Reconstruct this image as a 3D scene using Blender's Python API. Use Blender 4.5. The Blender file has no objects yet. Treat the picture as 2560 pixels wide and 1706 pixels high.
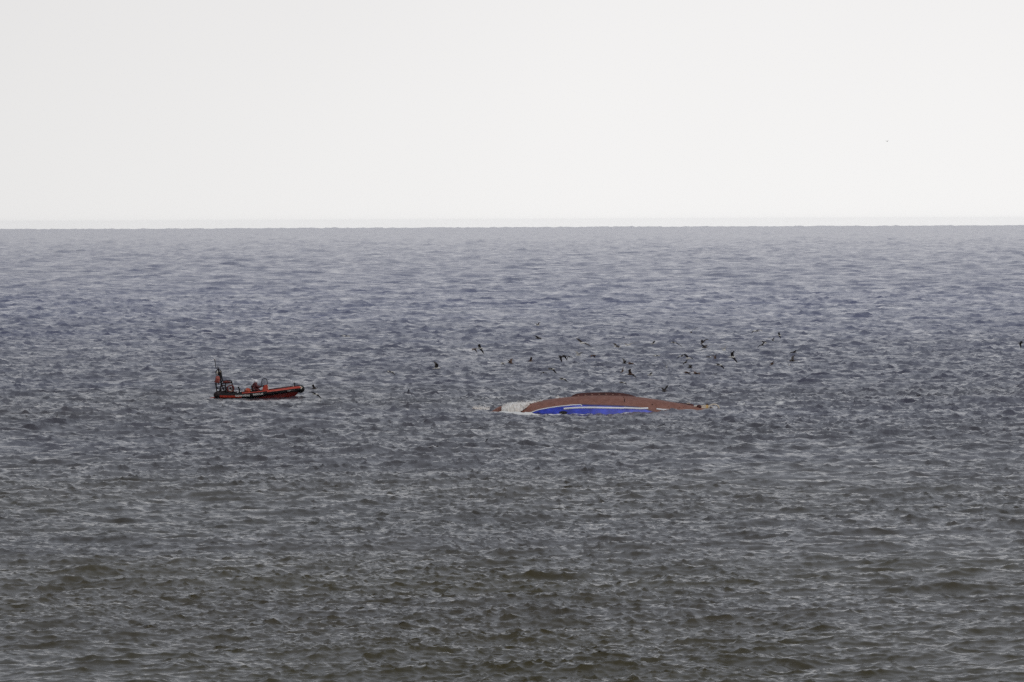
# sea state
SAT_A, SAT_B, SAT_C = 0.0085, 0.018, 0.039
LAM_P = 12.0
STEP0 = 0.12
N_FINE = 590
WATER_A, WATER_B = (0.055, 0.046, 0.019), (0.068, 0.056, 0.025)
FAR_BLUE = (0.056, 0.069, 0.185)
RIP1, RIP2 = (7.0, 0.008), 0.20
GUST = (-0.05, 0.27)
HAZE_DENSITY = 0.85e-5
HAZE_COL = (0.77, 0.81, 0.91, 1)
CALM = [(8.0, 652.0, 15.0, 14.0, 0.5), (-21.0, 716.0, 9.0, 24.0, 0.6)]
import bpy, bmesh, math, random
import numpy as np
from mathutils import Vector, Matrix

scene = bpy.context.scene
col = scene.collection
rad = math.radians

# ------------------------------------------------------------------ camera
CAM_H = 14.8
EARTH = 1.0e12          # the sheet of the sea is flat and ends at its horizon
SEA_R = 18000.0
FPX = 2560 * 300.0 / 36.0
DIP = CAM_H / SEA_R
PITCH = (853 - 568.5) / FPX + DIP
ROLL = rad(0.225)
cam_data = bpy.data.cameras.new('camera')
cam_data.lens = 300
cam_data.sensor_width = 36
cam_data.clip_start = 1.0
cam_data.clip_end = 60000
cam = bpy.data.objects.new('camera', cam_data)
cam.rotation_mode = 'QUATERNION'
CAM_ROT = Matrix.Rotation(math.pi / 2 - PITCH, 3, 'X') @ Matrix.Rotation(ROLL * -1, 3, 'Z')
cam.rotation_quaternion = CAM_ROT.to_quaternion()
cam.location = (0, 0, CAM_H)
col.objects.link(cam)
scene.camera = cam

# ------------------------------------------------------------------ world: bright overcast
SUN_EL, SUN_ROT = rad(48), rad(150)
world = bpy.data.worlds.new('World')
scene.world = world
world.use_nodes = True
nt = world.node_tree
nt.nodes.clear()
w_out = nt.nodes.new('ShaderNodeOutputWorld')
sky = nt.nodes.new('ShaderNodeTexSky')
sky.sky_type = 'NISHITA'
sky.sun_disc = False
sky.sun_elevation = SUN_EL
sky.sun_rotation = SUN_ROT
sky.dust_density = 4.0
bg_sky = nt.nodes.new('ShaderNodeBackground')
bg_sky.inputs['Strength'].default_value = 0.05
nt.links.new(sky.outputs[0], bg_sky.inputs['Color'])
# cloud deck: brightest in the veiled strip over the horizon, darkened higher up to dim the water's reflections
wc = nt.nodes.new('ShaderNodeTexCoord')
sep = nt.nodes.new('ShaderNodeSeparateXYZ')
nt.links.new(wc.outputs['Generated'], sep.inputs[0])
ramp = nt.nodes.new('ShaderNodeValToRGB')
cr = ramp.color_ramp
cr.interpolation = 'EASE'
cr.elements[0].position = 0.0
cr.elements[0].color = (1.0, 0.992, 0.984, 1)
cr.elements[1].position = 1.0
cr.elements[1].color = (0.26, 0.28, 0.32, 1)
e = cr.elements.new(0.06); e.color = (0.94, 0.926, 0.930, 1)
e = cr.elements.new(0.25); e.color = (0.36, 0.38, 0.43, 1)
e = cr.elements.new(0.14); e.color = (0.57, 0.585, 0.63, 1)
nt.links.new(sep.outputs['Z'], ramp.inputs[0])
# slow unevenness of the cloud deck
cn = nt.nodes.new('ShaderNodeTexNoise')
cn.inputs['Scale'].default_value = 7.0
cn.inputs['Detail'].default_value = 3.0
nt.links.new(wc.outputs['Generated'], cn.inputs['Vector'])
cmr = nt.nodes.new('ShaderNodeMapRange')
cmr.inputs['From Min'].default_value = 0.3
cmr.inputs['From Max'].default_value = 0.7
cmr.inputs['To Min'].default_value = 0.97
cmr.inputs['To Max'].default_value = 1.04
nt.links.new(cn.outputs[0], cmr.inputs[0])
bg_cloud = nt.nodes.new('ShaderNodeBackground')
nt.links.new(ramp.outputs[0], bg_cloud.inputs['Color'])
# the deck is darker to the left of the view
amr = nt.nodes.new('ShaderNodeMapRange')
amr.interpolation_type = 'SMOOTHSTEP'
amr.inputs['From Min'].default_value = -0.10
amr.inputs['From Max'].default_value = 0.02
amr.inputs['To Min'].default_value = 0.84
amr.inputs['To Max'].default_value = 1.0
nt.links.new(sep.outputs['X'], amr.inputs[0])
amul = nt.nodes.new('ShaderNodeMath')
amul.operation = 'MULTIPLY'
nt.links.new(cmr.outputs[0], amul.inputs[0])
nt.links.new(amr.outputs[0], amul.inputs[1])
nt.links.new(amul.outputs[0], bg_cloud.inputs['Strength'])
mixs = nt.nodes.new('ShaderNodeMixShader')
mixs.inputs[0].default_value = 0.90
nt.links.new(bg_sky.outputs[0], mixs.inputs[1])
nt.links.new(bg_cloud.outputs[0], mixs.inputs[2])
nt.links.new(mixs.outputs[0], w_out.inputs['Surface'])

sun_data = bpy.data.lights.new('sun', 'SUN')
sun_data.energy = 0.8
sun_data.angle = rad(40)
sun_data.color = (1.0, 0.97, 0.93)
sun = bpy.data.objects.new('sun', sun_data)
sd = Vector((math.cos(SUN_EL) * math.sin(SUN_ROT), math.cos(SUN_EL) * math.cos(SUN_ROT), math.sin(SUN_EL)))
sun.rotation_euler = sd.to_track_quat('Z', 'Y').to_euler()
sun.location = (60, 300, 400)
col.objects.link(sun)

scene.view_settings.view_transform = 'Standard'
scene.view_settings.look = 'None'
scene.view_settings.exposure = 0.0
scene.view_settings.gamma = 1.0
scene.view_settings.use_curve_mapping = False
scene.cycles.use_denoising = False
scene.cycles.max_bounces = 6
scene.cycles.volume_bounces = 1
scene.cycles.diffuse_bounces = 2
scene.cycles.glossy_bounces = 3

# ------------------------------------------------------------------ helpers
def tag(o, label=None, cat=None, group=None, kind=None):
    if label: o['label'] = label
    if cat: o['category'] = cat
    if group: o['group'] = group
    if kind: o['kind'] = kind
    return o

def empty(name, loc=(0, 0, 0), rz=0.0):
    o = bpy.data.objects.new(name, None)
    o.empty_display_size = 0.3
    o.location = loc
    o.rotation_euler = (0, 0, rz)
    col.objects.link(o)
    return o

def ray(px, py):
    v = Vector(((px - 1280) / FPX, -(py - 853) / FPX, -1.0))
    return CAM_ROT @ v

def at_dist(px, py, dist):
    """point seen at photo pixel (px, py) that stands dist metres out along +Y"""
    d = ray(px, py)
    t = dist / d.y
    return Vector((0, 0, CAM_H)) + d * t

def on_sea(px, py):
    """point of the mean sea surface seen at photo pixel"""
    d = ray(px, py)
    t = 100.0
    for _ in range(60):
        p = Vector((0, 0, CAM_H)) + d * t
        target = -(p.x ** 2 + p.y ** 2) / (2 * EARTH)
        t += (p.z - target) / -d.z * 0.7
    return Vector((0, 0, CAM_H)) + d * t

def material(name, color, rough=0.6, metal=0.0, var=0.0, var_scale=8.0, color2=None, spec=0.5, bump=0.0, coord='Object'):
    m = bpy.data.materials.new(name)
    m.use_nodes = True
    t = m.node_tree
    b = t.nodes['Principled BSDF']
    b.inputs['Roughness'].default_value = rough
    b.inputs['Metallic'].default_value = metal
    b.inputs['Specular IOR Level'].default_value = spec
    c2 = color2 if color2 else tuple(c * (1 - var) for c in color)
    tc = t.nodes.new('ShaderNodeTexCoord')
    n = t.nodes.new('ShaderNodeTexNoise')
    n.inputs['Scale'].default_value = var_scale
    n.inputs['Detail'].default_value = 6
    n.inputs['Roughness'].default_value = 0.65
    t.links.new(tc.outputs[coord], n.inputs['Vector'])
    r = t.nodes.new('ShaderNodeValToRGB')
    r.color_ramp.elements[0].position = 0.38
    r.color_ramp.elements[0].color = (*c2, 1)
    r.color_ramp.elements[1].position = 0.62
    r.color_ramp.elements[1].color = (*color, 1)
    t.links.new(n.outputs[0], r.inputs[0])
    t.links.new(r.outputs[0], b.inputs['Base Color'])
    if bump:
        bn = t.nodes.new('ShaderNodeBump')
        bn.inputs['Strength'].default_value = bump
        bn.inputs['Distance'].default_value = 0.02
        t.links.new(n.outputs[0], bn.inputs['Height'])
        t.links.new(bn.outputs[0], b.inputs['Normal'])
    return m

class MB:
    """collects shapes, then builds ONE mesh object"""
    def __init__(self):
        self.bm = bmesh.new()
    def grid(self, rows, closed=False, cap=False, flip=False):
        vs = [[self.bm.verts.new(p) for p in r] for r in rows]
        for i in range(len(vs) - 1):
            n = len(vs[i])
            for j in range(n if closed else n - 1):
                k = (j + 1) % n
                q = [vs[i][j], vs[i][k], vs[i + 1][k], vs[i + 1][j]]
                if flip: q.reverse()
                try: self.bm.faces.new(q)
                except ValueError: pass
        if cap:
            for r in (vs[0], vs[-1]):
                try: self.bm.faces.new(r)
                except ValueError: pass
        return self
    def tube(self, pts, r, n=8, taper=None, closed=False):
        pts = [Vector(p) for p in pts]
        rr = r if isinstance(r, (list, tuple)) else [r] * len(pts)
        rows = []
        prev = None
        N = len(pts)
        for i, p in enumerate(pts):
            if closed:
                t = pts[(i + 1) % N] - pts[i - 1]
            else:
                t = pts[min(i + 1, N - 1)] - pts[max(i - 1, 0)]
            t.normalize()
            if prev is None:
                a = Vector((0, 1, 0)) if abs(t.y) < 0.9 else Vector((1, 0, 0))
            else:
                a = prev
            u = (a - t * a.dot(t)).normalized()
            prev = u
            v = t.cross(u)
            rows.append([p + (u * math.cos(2 * math.pi * k / n) + v * math.sin(2 * math.pi * k / n)) * rr[i] for k in range(n)])
        if closed:
            rows.append(rows[0])
            vs = rows
            return self.grid(vs, closed=True)
        return self.grid(rows, closed=True, cap=True)
    def box(self, c, s, rot=None, bevel=0.0):
        r = bmesh.ops.create_cube(self.bm, size=1.0)
        M = Matrix.Translation(Vector(c)) @ (rot.to_4x4() if rot else Matrix.Identity(4)) @ Matrix.Diagonal((*s, 1))
        bmesh.ops.transform(self.bm, matrix=M, verts=r['verts'])
        if bevel:
            eds = list({e for v in r['verts'] for e in v.link_edges})
            bmesh.ops.bevel(self.bm, geom=eds, offset=bevel, segments=2, profile=0.7, affect='EDGES')
        return self
    def ball(self, c, s, rot=None, seg=14, rings=9):
        r = bmesh.ops.create_uvsphere(self.bm, u_segments=seg, v_segments=rings, radius=1.0)
        M = Matrix.Translation(Vector(c)) @ (rot.to_4x4() if rot else Matrix.Identity(4)) @ Matrix.Diagonal((*s, 1))
        bmesh.ops.transform(self.bm, matrix=M, verts=r['verts'])
        return self
    def prism(self, outline, y0, y1):
        """outline in XZ extruded along Y"""
        a = [self.bm.verts.new((p[0], y0, p[1])) for p in outline]
        b = [self.bm.verts.new((p[0], y1, p[1])) for p in outline]
        self.bm.faces.new(a); self.bm.faces.new(b[::-1])
        n = len(a)
        for i in range(n):
            self.bm.faces.new([a[i], b[i], b[(i + 1) % n], a[(i + 1) % n]])
        return self
    def build(self, name, mat, parent=None, smooth=True, weld=0.0):
        if weld:
            bmesh.ops.remove_doubles(self.bm, verts=self.bm.verts, dist=weld)
        bmesh.ops.recalc_face_normals(self.bm, faces=self.bm.faces)
        me = bpy.data.meshes.new(name)
        self.bm.to_mesh(me)
        self.bm.free()
        if smooth:
            me.polygons.foreach_set('use_smooth', [True] * len(me.polygons))
            try: me.set_sharp_from_angle(angle=rad(40))
            except Exception: pass
        me.materials.append(mat)
        o = bpy.data.objects.new(name, me)
        col.objects.link(o)
        if parent is not None: o.parent = parent
        return o

# ------------------------------------------------------------------ the sea
def ocean_tile(n, size, lam_lo, lam_hi, sat, lam_peak, seed, wind_deg, spread):
    rng = np.random.RandomState(seed)
    k1 = 2 * np.pi * np.fft.fftfreq(n, d=size / n)
    kx, ky = np.meshgrid(k1, k1, indexing='ij')
    k = np.sqrt(kx * kx + ky * ky)
    k[0, 0] = 1.0
    th = np.arctan2(ky, kx) - math.radians(wind_deg)
    c = np.cos(th)
    d = np.where(c > 0, c ** spread, 0) + 0.06 * np.abs(c) + 0.03
    tt = np.linspace(-np.pi, np.pi, 721)
    dn = np.trapezoid(np.where(np.cos(tt) > 0, np.abs(np.cos(tt)) ** spread, 0) + 0.06 * np.abs(np.cos(tt)) + 0.03, tt) if hasattr(np, 'trapezoid') else np.trapz(np.where(np.cos(tt) > 0, np.abs(np.cos(tt)) ** spread, 0) + 0.06 * np.abs(np.cos(tt)) + 0.03, tt)
    kp = 2 * np.pi / lam_peak
    P = sat / k ** 4 * d / dn * np.exp(-1.25 * (kp / k) ** 2)
    lam = 2 * np.pi / k
    P *= (lam >= lam_lo) & (lam < lam_hi)
    P[0, 0] = 0
    dk = 2 * np.pi / size
    H = np.sqrt(P) * dk * (rng.normal(size=k.shape) + 1j * rng.normal(size=k.shape))
    h = (np.fft.ifft2(H) * n * n).real
    dx = (np.fft.ifft2(1j * kx / k * H) * n * n).real
    dy = (np.fft.ifft2(1j * ky / k * H) * n * n).real
    return np.stack([dx, dy, h], -1).astype(np.float32), size

WIND = -108.0      # the sea runs towards the camera, a little to the left
TILE_A = ocean_tile(1024, 610.0, 3.2, 400, SAT_A, LAM_P, 11, -80, 2.0)
TILE_B = ocean_tile(1024, 103.0, 0.9, 3.2, SAT_B, LAM_P, 23, -58, 1.2)
TILE_S = ocean_tile(2048, 4100.0, 7, 400, 0.022, 27.0, 5, -75, 4.0)
TILE_C = ocean_tile(1024, 37.0, 0.22, 0.9, SAT_C, LAM_P, 37, -48, 1.0)

def tile_at(tile, x, y, rot):
    f, size = tile
    n = f.shape[0]
    c, s = math.cos(rot), math.sin(rot)
    u = ((x * c + y * s) / size * n)
    v = ((-x * s + y * c) / size * n)
    iu = np.floor(u); iv = np.floor(v)
    fu = (u - iu)[..., None].astype(np.float32); fv = (v - iv)[..., None].astype(np.float32)
    a = iu.astype(np.int64) % n; b = iv.astype(np.int64) % n
    a2 = (a + 1) % n; b2 = (b + 1) % n
    r = f[a, b] * (1 - fu) * (1 - fv) + f[a2, b] * fu * (1 - fv) + f[a, b2] * (1 - fu) * fv + f[a2, b2] * fu * fv
    ox = r[..., 0] * c - r[..., 1] * s
    oy = r[..., 0] * s + r[..., 1] * c
    return np.stack([ox, oy, r[..., 2]], -1)

def value_noise(x, y, seed):
    """smooth noise of period-free lattice, range about 0..1"""
    def hsh(i, j):
        v = np.sin(i * 127.1 + j * 311.7 + seed * 74.7) * 43758.5453
        return v - np.floor(v)
    i = np.floor(x); j = np.floor(y)
    u = x - i; v = y - j
    u = u * u * (3 - 2 * u); v = v * v * (3 - 2 * v)
    return (hsh(i, j) * (1 - u) * (1 - v) + hsh(i + 1, j) * u * (1 - v) + hsh(i, j + 1) * (1 - u) * v + hsh(i + 1, j + 1) * u * v)

def calm(x, y):
    """long waves are flatter in the lee of the capsized hull and around the rescue boat"""
    g = np.ones_like(x)
    for cx, cy, wx, wy, a in CALM:
        g = g * (1 - a * np.exp(-((x - cx) / wx) ** 2 - ((y - cy) / wy) ** 2))
    return g

def row_step(r):
    return STEP0 * (r / 250.0) ** 1.9

def sea_disp(x, y, step=None):
    x = np.asarray(x, dtype=np.float64); y = np.asarray(y, dtype=np.float64)
    r = np.sqrt(x * x + y * y)
    s = row_step(r) if step is None else step
    gust = 0.75 + 0.5 * value_noise(x / 70.0, y / 160.0, 3) * 1.0
    gust2 = 0.45 + 1.1 * value_noise(x / 17.0 + 5, y / 55.0, 9)
    wa = calm(x, y)
    wb = np.clip((9.0 - s) / 6.0, 0, 1) * gust * (1 + 0.85 * np.clip((r - 350.0) / 700.0, 0, 1))
    wc_ = np.clip((2.6 - s) / 1.8, 0, 1) * (1 + 0.75 * np.clip((r - 350.0) / 600.0, 0, 1)) * gust2
    D = tile_at(TILE_A, x, y, 0.0) * (wa * (1 + 0.55 * np.clip((r - 800.0) / 1600.0, 0, 1)))[..., None] + tile_at(TILE_B, x, y, 0.0) * (wb * (0.25 + 0.75 * wa))[..., None] + tile_at(TILE_C, x, y, 0.0) * (wc_ * (0.35 + 0.65 * wa))[..., None]
    D[..., :2] *= 1.35
    for cx, cy, wx, wy, am, sl in HUMPS:
        yy = y - cy - (x - cx) * sl
        D[..., 2] += am * np.exp(-((x - cx) / wx) ** 2 - (yy / wy) ** 2)
    # ground swell, felt only well offshore
    D = D + tile_at(TILE_S, x, y, 0.0) * np.clip((r - 700.0) / 3200.0, 0, 1.5)[..., None]
    D[..., 2] -= (r * r / (2 * EARTH))
    return D

def sea_z(x, y):
    px, py = float(x), float(y)
    for _ in range(6):
        d = sea_disp(np.array([px]), np.array([py]))[0]
        px += 0.8 * (x - (px + d[0])); py += 0.8 * (y - (py + d[1]))
    return float(d[2])

# single larger crests that stand out of the chop: (photo px, py, half length, half width, height, slant)
HUMPS = []
for px, py, wx, wy, am, sl in [(885, 762, 5.5, 3.0, 0.42, 0.5), (735, 1128, 2.2, 1.3, 0.22, 0.5), (600, 1146, 2.4, 1.2, 0.20, 1.0),
                               (2370, 1392, 1.5, 0.9, 0.20, -0.5), (1910, 1256, 1.5, 0.9, 0.17, 0.5), (1190, 903, 3.0, 2.0, 0.28, 0.4),
                               (2170, 905, 3.6, 2.0, 0.26, 0.6), (1440, 815, 5.0, 3.0, 0.30, 0.0), (2200, 812, 6.0, 3.0, 0.33, 0.5), (1050, 1160, 2.0, 1.2, 0.14, -0.4)]:
    p_ = on_sea(px, py)
    HUMPS.append((p_.x, p_.y, wx, wy, am, sl))
p_ = at_dist(1500, 1030, 655.0)
HUMPS.append((p_.x + 6.4, 651.5, 3.6, 2.2, 0.30, 0.0))
HUMPS.append((p_.x - 8.3, 651.5, 1.6, 2.0, 0.20, 0.0))
HUMPS.append((p_.x - 1.0, 650.0, 4.5, 6.0, -0.10, 0.0))
HUMPS.append((-21.7, 716.0, 5.0, 14.0, -0.24, 0.0))
FOAM = []
for px, py, wx, wy, st in [(984, 757.5, 0.9, 7.0, 1.0), (1006, 755, 0.4, 4.0, 0.85), (2140, 592.5, 3.0, 120.0, 1.0), (2162, 594, 2.2, 90.0, 0.9), (2488, 596, 1.4, 60.0, 0.85),
                           (170, 664.5, 0.7, 22.0, 1.0), (1421, 614, 1.2, 60.0, 0.8), (1002, 1001.5, 0.45, 1.6, 0.85), (1856, 1013.5, 0.45, 1.4, 1.0), (1950, 1011.5, 0.5, 1.4, 1.0),
                           (288, 638, 1.0, 40.0, 0.8), (820, 1010, 0.4, 1.2, 0.75), (1170, 1024, 1.2, 0.8, 0.8)]:
    q_ = on_sea(px, py)
    FOAM.append((q_.x, q_.y, wx, wy, st))
for dx_, w_, st in ((-5.2, 1.4, 0.75), (-3.6, 1.0, 0.72), (-1.4, 1.3, 0.78), (0.6, 1.2, 0.80), (2.0, 0.8, 0.7), (-6.6, 1.0, 0.85)):
    FOAM.append((p_.x + dx_, 651.6, w_, 1.1, st))
FOAM.append((p_.x - 7.6, 653.0, 1.8, 2.0, 0.95))

def sea_columns():
    half = rad(3.7)
    fine = np.linspace(-half, half, N_FINE)
    g = [half]
    stp = rad(0.03)
    while g[-1] < math.pi - 0.12:
        g.append(g[-1] + stp)
        stp *= 1.15
    g = np.array(g[1:])
    g = g * 1.0
    return np.concatenate([-g[::-1], fine, g])

def build_sea(mat):
    rows = list(np.geomspace(4, 236, 50))
    r = 240.0
    while r < SEA_R:
        rows.append(r)
        r += row_step(r)
    rows = np.array(rows)
    colsa = sea_columns()
    R, A = np.meshgrid(rows, colsa, indexing='ij')
    # stagger the sample rows a little so that no crest line follows the lattice
    X = (R * np.sin(A)); Y = (R * np.cos(A))
    nr, nc = R.shape
    steps = np.gradient(rows)
    S = np.repeat(steps[:, None], nc, axis=1)
    D = np.empty((nr, nc, 3), dtype=np.float32)
    for i in range(0, nr, 200):
        D[i:i + 200] = sea_disp(X[i:i + 200], Y[i:i + 200], S[i:i + 200])
    # horizontal motion may not exceed what the lattice can carry
    lim = np.clip(S * 0.45, 0, 50)[..., None]
    colw = np.clip(R * abs(colsa[nc // 2 + 1] - colsa[nc // 2]) * 6.0, 0.03, 50)[..., None]
    D[..., 0:1] = np.clip(D[..., 0:1], -np.maximum(colw, 0.25), np.maximum(colw, 0.25))
    co = np.empty((nr * nc, 3), dtype=np.float32)
    co[:, 0] = (X + D[..., 0]).ravel()
    co[:, 1] = (Y + D[..., 1]).ravel()
    co[:, 2] = D[..., 2].ravel()
    i = np.arange(nr - 1)[:, None]; j = np.arange(nc - 1)[None, :]
    a = (i * nc + j).ravel()
    quads = np.stack([a, a + 1, a + nc + 1, a + nc], 1)[:, ::-1].astype(np.int32)
    me = bpy.data.meshes.new('sea')
    me.vertices.add(len(co)); me.vertices.foreach_set('co', co.ravel())
    me.loops.add(quads.size); me.loops.foreach_set('vertex_index', quads.ravel())
    me.polygons.add(len(quads))
    me.polygons.foreach_set('loop_start', np.arange(0, quads.size, 4, dtype=np.int32))
    me.polygons.foreach_set('use_smooth', np.ones(len(quads), dtype=bool))
    me.update(calc_edges=True)
    # how much short chop the lattice leaves to the fine relief of the material
    lost = -0.42 * np.clip((R - 900.0) / 6000.0, 0, 1) + 0.25 + 0.35 * (1.0 - np.clip((1.5 - S) / 1.1, 0, 1))
    at = me.attributes.new('fine_chop', 'FLOAT', 'POINT')
    at.data.foreach_set('value', lost.ravel().astype(np.float32))
    # foam: where it lies on the water
    F = np.zeros((nr, nc), dtype=np.float32)
    for fx, fy, wx, wy, st in FOAM:
        F += st * np.exp(-((X + D[..., 0] - fx) / wx) ** 2 - ((Y + D[..., 1] - fy) / wy) ** 2).astype(np.float32)
    at = me.attributes.new('foam', 'FLOAT', 'POINT')
    at.data.foreach_set('value', np.clip(F, 0, 2).ravel())
    me.materials.append(mat)
    o = bpy.data.objects.new('sea', me)
    col.objects.link(o)
    o['kind'] = 'structure'
    print('sea tris', 2 * len(quads), nr, nc)
    return o

def sea_material():
    m = bpy.data.materials.new('sea_water')
    m.use_nodes = True
    t = m.node_tree
    N = t.nodes.new; L = t.links.new
    b = t.nodes['Principled BSDF']
    b.inputs['IOR'].default_value = 1.333
    b.inputs['Roughness'].default_value = 0.06
    tc = N('ShaderNodeTexCoord')
    def noise(scale, detail, stretch=(1, 1, 1), rot=0.0, rough=0.6):
        mp = N('ShaderNodeMapping')
        mp.inputs['Scale'].default_value = stretch
        mp.inputs['Rotation'].default_value = (0, 0, rot)
        L(tc.outputs['Object'], mp.inputs[0])
        n = N('ShaderNodeTexNoise')
        n.inputs['Scale'].default_value = scale
        n.inputs['Detail'].default_value = detail
        n.inputs['Roughness'].default_value = rough
        L(mp.outputs[0], n.inputs['Vector'])
        return n
    # body colour: murky green grey, with slow drifts of silt
    n0 = noise(0.02, 3)
    r0 = N('ShaderNodeValToRGB')
    r0.color_ramp.elements[0].position = 0.35; r0.color_ramp.elements[0].color = (*WATER_A, 1)
    r0.color_ramp.elements[1].position = 0.65; r0.color_ramp.elements[1].color = (*WATER_B, 1)
    L(n0.outputs[0], r0.inputs[0])
    # ripples: short everywhere, a longer set where the mesh leaves it out
    n1 = noise(RIP1[0], 4, (0.55, 1, 1), 0.25)
    n2 = noise(0.55, 3, (0.5, 1, 1), -0.3)
    at = N('ShaderNodeAttribute'); at.attribute_name = 'fine_chop'
    m2 = N('ShaderNodeMath'); m2.operation = 'MULTIPLY'
    L(n2.outputs[0], m2.inputs[0]); L(at.outputs['Fac'], m2.inputs[1])
    b1 = N('ShaderNodeBump'); b1.inputs['Strength'].default_value = 1.0; b1.inputs['Distance'].default_value = RIP1[1]
    L(n1.outputs[0], b1.inputs['Height'])
    b2 = N('ShaderNodeBump'); b2.inputs['Strength'].default_value = 1.0; b2.inputs['Distance'].default_value = RIP2
    L(m2.outputs[0], b2.inputs['Height']); L(b1.outputs[0], b2.inputs['Normal'])
    L(b2.outputs[0], b.inputs['Normal'])
    # chop too short for the mesh widens the gloss
    gn = noise(1.0, 9, (0.18, 0.018, 1), -0.13, 0.84)
    gm = N('ShaderNodeMapRange')
    gm.inputs['From Min'].default_value = 0.38; gm.inputs['From Max'].default_value = 0.64
    gm.inputs['To Min'].default_value = GUST[0]; gm.inputs['To Max'].default_value = GUST[1]
    L(gn.outputs[0], gm.inputs[0])
    ro = N('ShaderNodeMath'); ro.operation = 'MULTIPLY_ADD'
    L(at.outputs['Fac'], ro.inputs[0]); L(gm.outputs[0], ro.inputs[1]); ro.inputs[2].default_value = 0.15
    L(ro.outputs[0], b.inputs['Roughness'])
    # foam
    fa = N('ShaderNodeAttribute'); fa.attribute_name = 'foam'
    fn = noise(2.2, 6, (1, 1, 1), 0, 0.75)
    ma = N('ShaderNodeMath'); ma.operation = 'MULTIPLY_ADD'
    L(fn.outputs[0], ma.inputs[0]); ma.inputs[1].default_value = 1.6
    ma.inputs[2].default_value = -1.35
    mb = N('ShaderNodeMath'); mb.operation = 'ADD'
    L(ma.outputs[0], mb.inputs[0]); L(fa.outputs['Fac'], mb.inputs[1])
    mc = N('ShaderNodeMapRange')
    mc.inputs['From Min'].default_value = 0.0; mc.inputs['From Max'].default_value = 0.30
    L(mb.outputs[0], mc.inputs[0])
    foam = N('ShaderNodeBsdfDiffuse'); foam.inputs['Color'].default_value = (0.88, 0.88, 0.85, 1)
    mx = N('ShaderNodeMixShader')
    # silt near the shore; far out, the blue of haze and reflected sky painted in
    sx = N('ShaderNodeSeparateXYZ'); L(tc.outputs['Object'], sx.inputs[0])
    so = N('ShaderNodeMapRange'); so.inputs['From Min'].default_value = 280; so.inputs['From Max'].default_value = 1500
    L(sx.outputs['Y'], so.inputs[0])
    cm = N('ShaderNodeMixRGB'); cm.inputs[2].default_value = (*FAR_BLUE, 1)
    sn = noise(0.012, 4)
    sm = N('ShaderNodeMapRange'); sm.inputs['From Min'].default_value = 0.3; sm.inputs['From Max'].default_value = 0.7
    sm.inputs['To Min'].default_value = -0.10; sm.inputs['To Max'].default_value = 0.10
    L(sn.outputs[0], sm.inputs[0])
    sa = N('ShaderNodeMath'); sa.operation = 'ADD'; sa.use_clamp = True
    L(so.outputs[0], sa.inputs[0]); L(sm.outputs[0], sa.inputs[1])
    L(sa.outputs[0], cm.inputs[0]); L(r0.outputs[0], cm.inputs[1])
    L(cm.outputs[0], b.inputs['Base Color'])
    L(mc.outputs[0], mx.inputs[0]); L(b.outputs[0], mx.inputs[1]); L(foam.outputs[0], mx.inputs[2])
    L(mx.outputs[0], t.nodes['Material Output'].inputs['Surface'])
    return m

sea = build_sea(sea_material())

# ------------------------------------------------------------------ haze
def build_haze():
    x0, y0, z0, z1 = 18300.0, 18300.0, -7.0, 17.0
    mb = MB()
    mb.box((0, 0, (z0 + z1) / 2), (2 * x0, 2 * y0, z1 - z0))
    m = bpy.data.materials.new('haze_air')
    m.use_nodes = True
    t = m.node_tree
    t.nodes.remove(t.nodes['Principled BSDF'])
    v = t.nodes.new('ShaderNodeVolumePrincipled')
    v.inputs['Color'].default_value = HAZE_COL
    v.inputs['Density'].default_value = HAZE_DENSITY
    v.inputs['Anisotropy'].default_value = 0.85
    t.links.new(v.outputs[0], t.nodes['Material Output'].inputs['Volume'])
    o = mb.build('haze', m, smooth=False)
    o['kind'] = 'stuff'
    return o
if HAZE_DENSITY > 0:
    build_haze()

# ================================================================== the capsized trawler
M_ANTIFOUL = material('antifouling_brown', (0.29, 0.135, 0.10), rough=0.62, var_scale=2.2, color2=(0.22, 0.092, 0.066), bump=0.3)
M_KEEL = material('keel_oxide', (0.10, 0.020, 0.014), rough=0.6, var_scale=3.0, color2=(0.05, 0.010, 0.008))
M_BLUE = material('topside_blue', (0.045, 0.080, 0.66), rough=0.35, var_scale=1.6, color2=(0.024, 0.040, 0.36))
M_BOOT = material('boottop_grey_blue', (0.10, 0.085, 0.16), rough=0.5, var_scale=2.5, color2=(0.06, 0.045, 0.11))
M_WHITE = material('white_paint', (0.93, 0.93, 0.94), rough=0.35, var_scale=3.0, color2=(0.84, 0.84, 0.86))
M_DARK = material('dark_opening', (0.012, 0.010, 0.010), rough=0.8, var=0.3)
M_ANODE = material('zinc_anode', (0.46, 0.27, 0.22), rough=0.5, var=0.3, var_scale=9)
M_RUST = material('rust_streak', (0.075, 0.022, 0.014), rough=0.8, var=0.5, var_scale=5)
M_CREAM = material('cream_paint', (0.82, 0.74, 0.62), rough=0.4, var_scale=4, color2=(0.70, 0.60, 0.46))
M_YELLOW = material('pale_yellow_paint', (0.86, 0.66, 0.30), rough=0.45, var_scale=4, color2=(0.78, 0.52, 0.20))
M_FOAM = material('foam_water', (0.95, 0.94, 0.91), rough=0.85, var_scale=1.7, color2=(0.72, 0.66, 0.60), bump=0.6)
M_THINFOAM = material('thin_foam', (0.34, 0.42, 0.38), rough=0.5, var_scale=3.0, color2=(0.16, 0.19, 0.17))

TS = FPX / 655.0                      # photo pixels per metre at the hull
hull_o = at_dist(1500, 1035, 655.0)
hull_o.z = 0.0
def HX(px): return (px - 1500) / TS
def HZ(py): return (1035 - py) / TS + (hull_z0)
hull_z0 = at_dist(1500, 1035, 655.0).z

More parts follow.
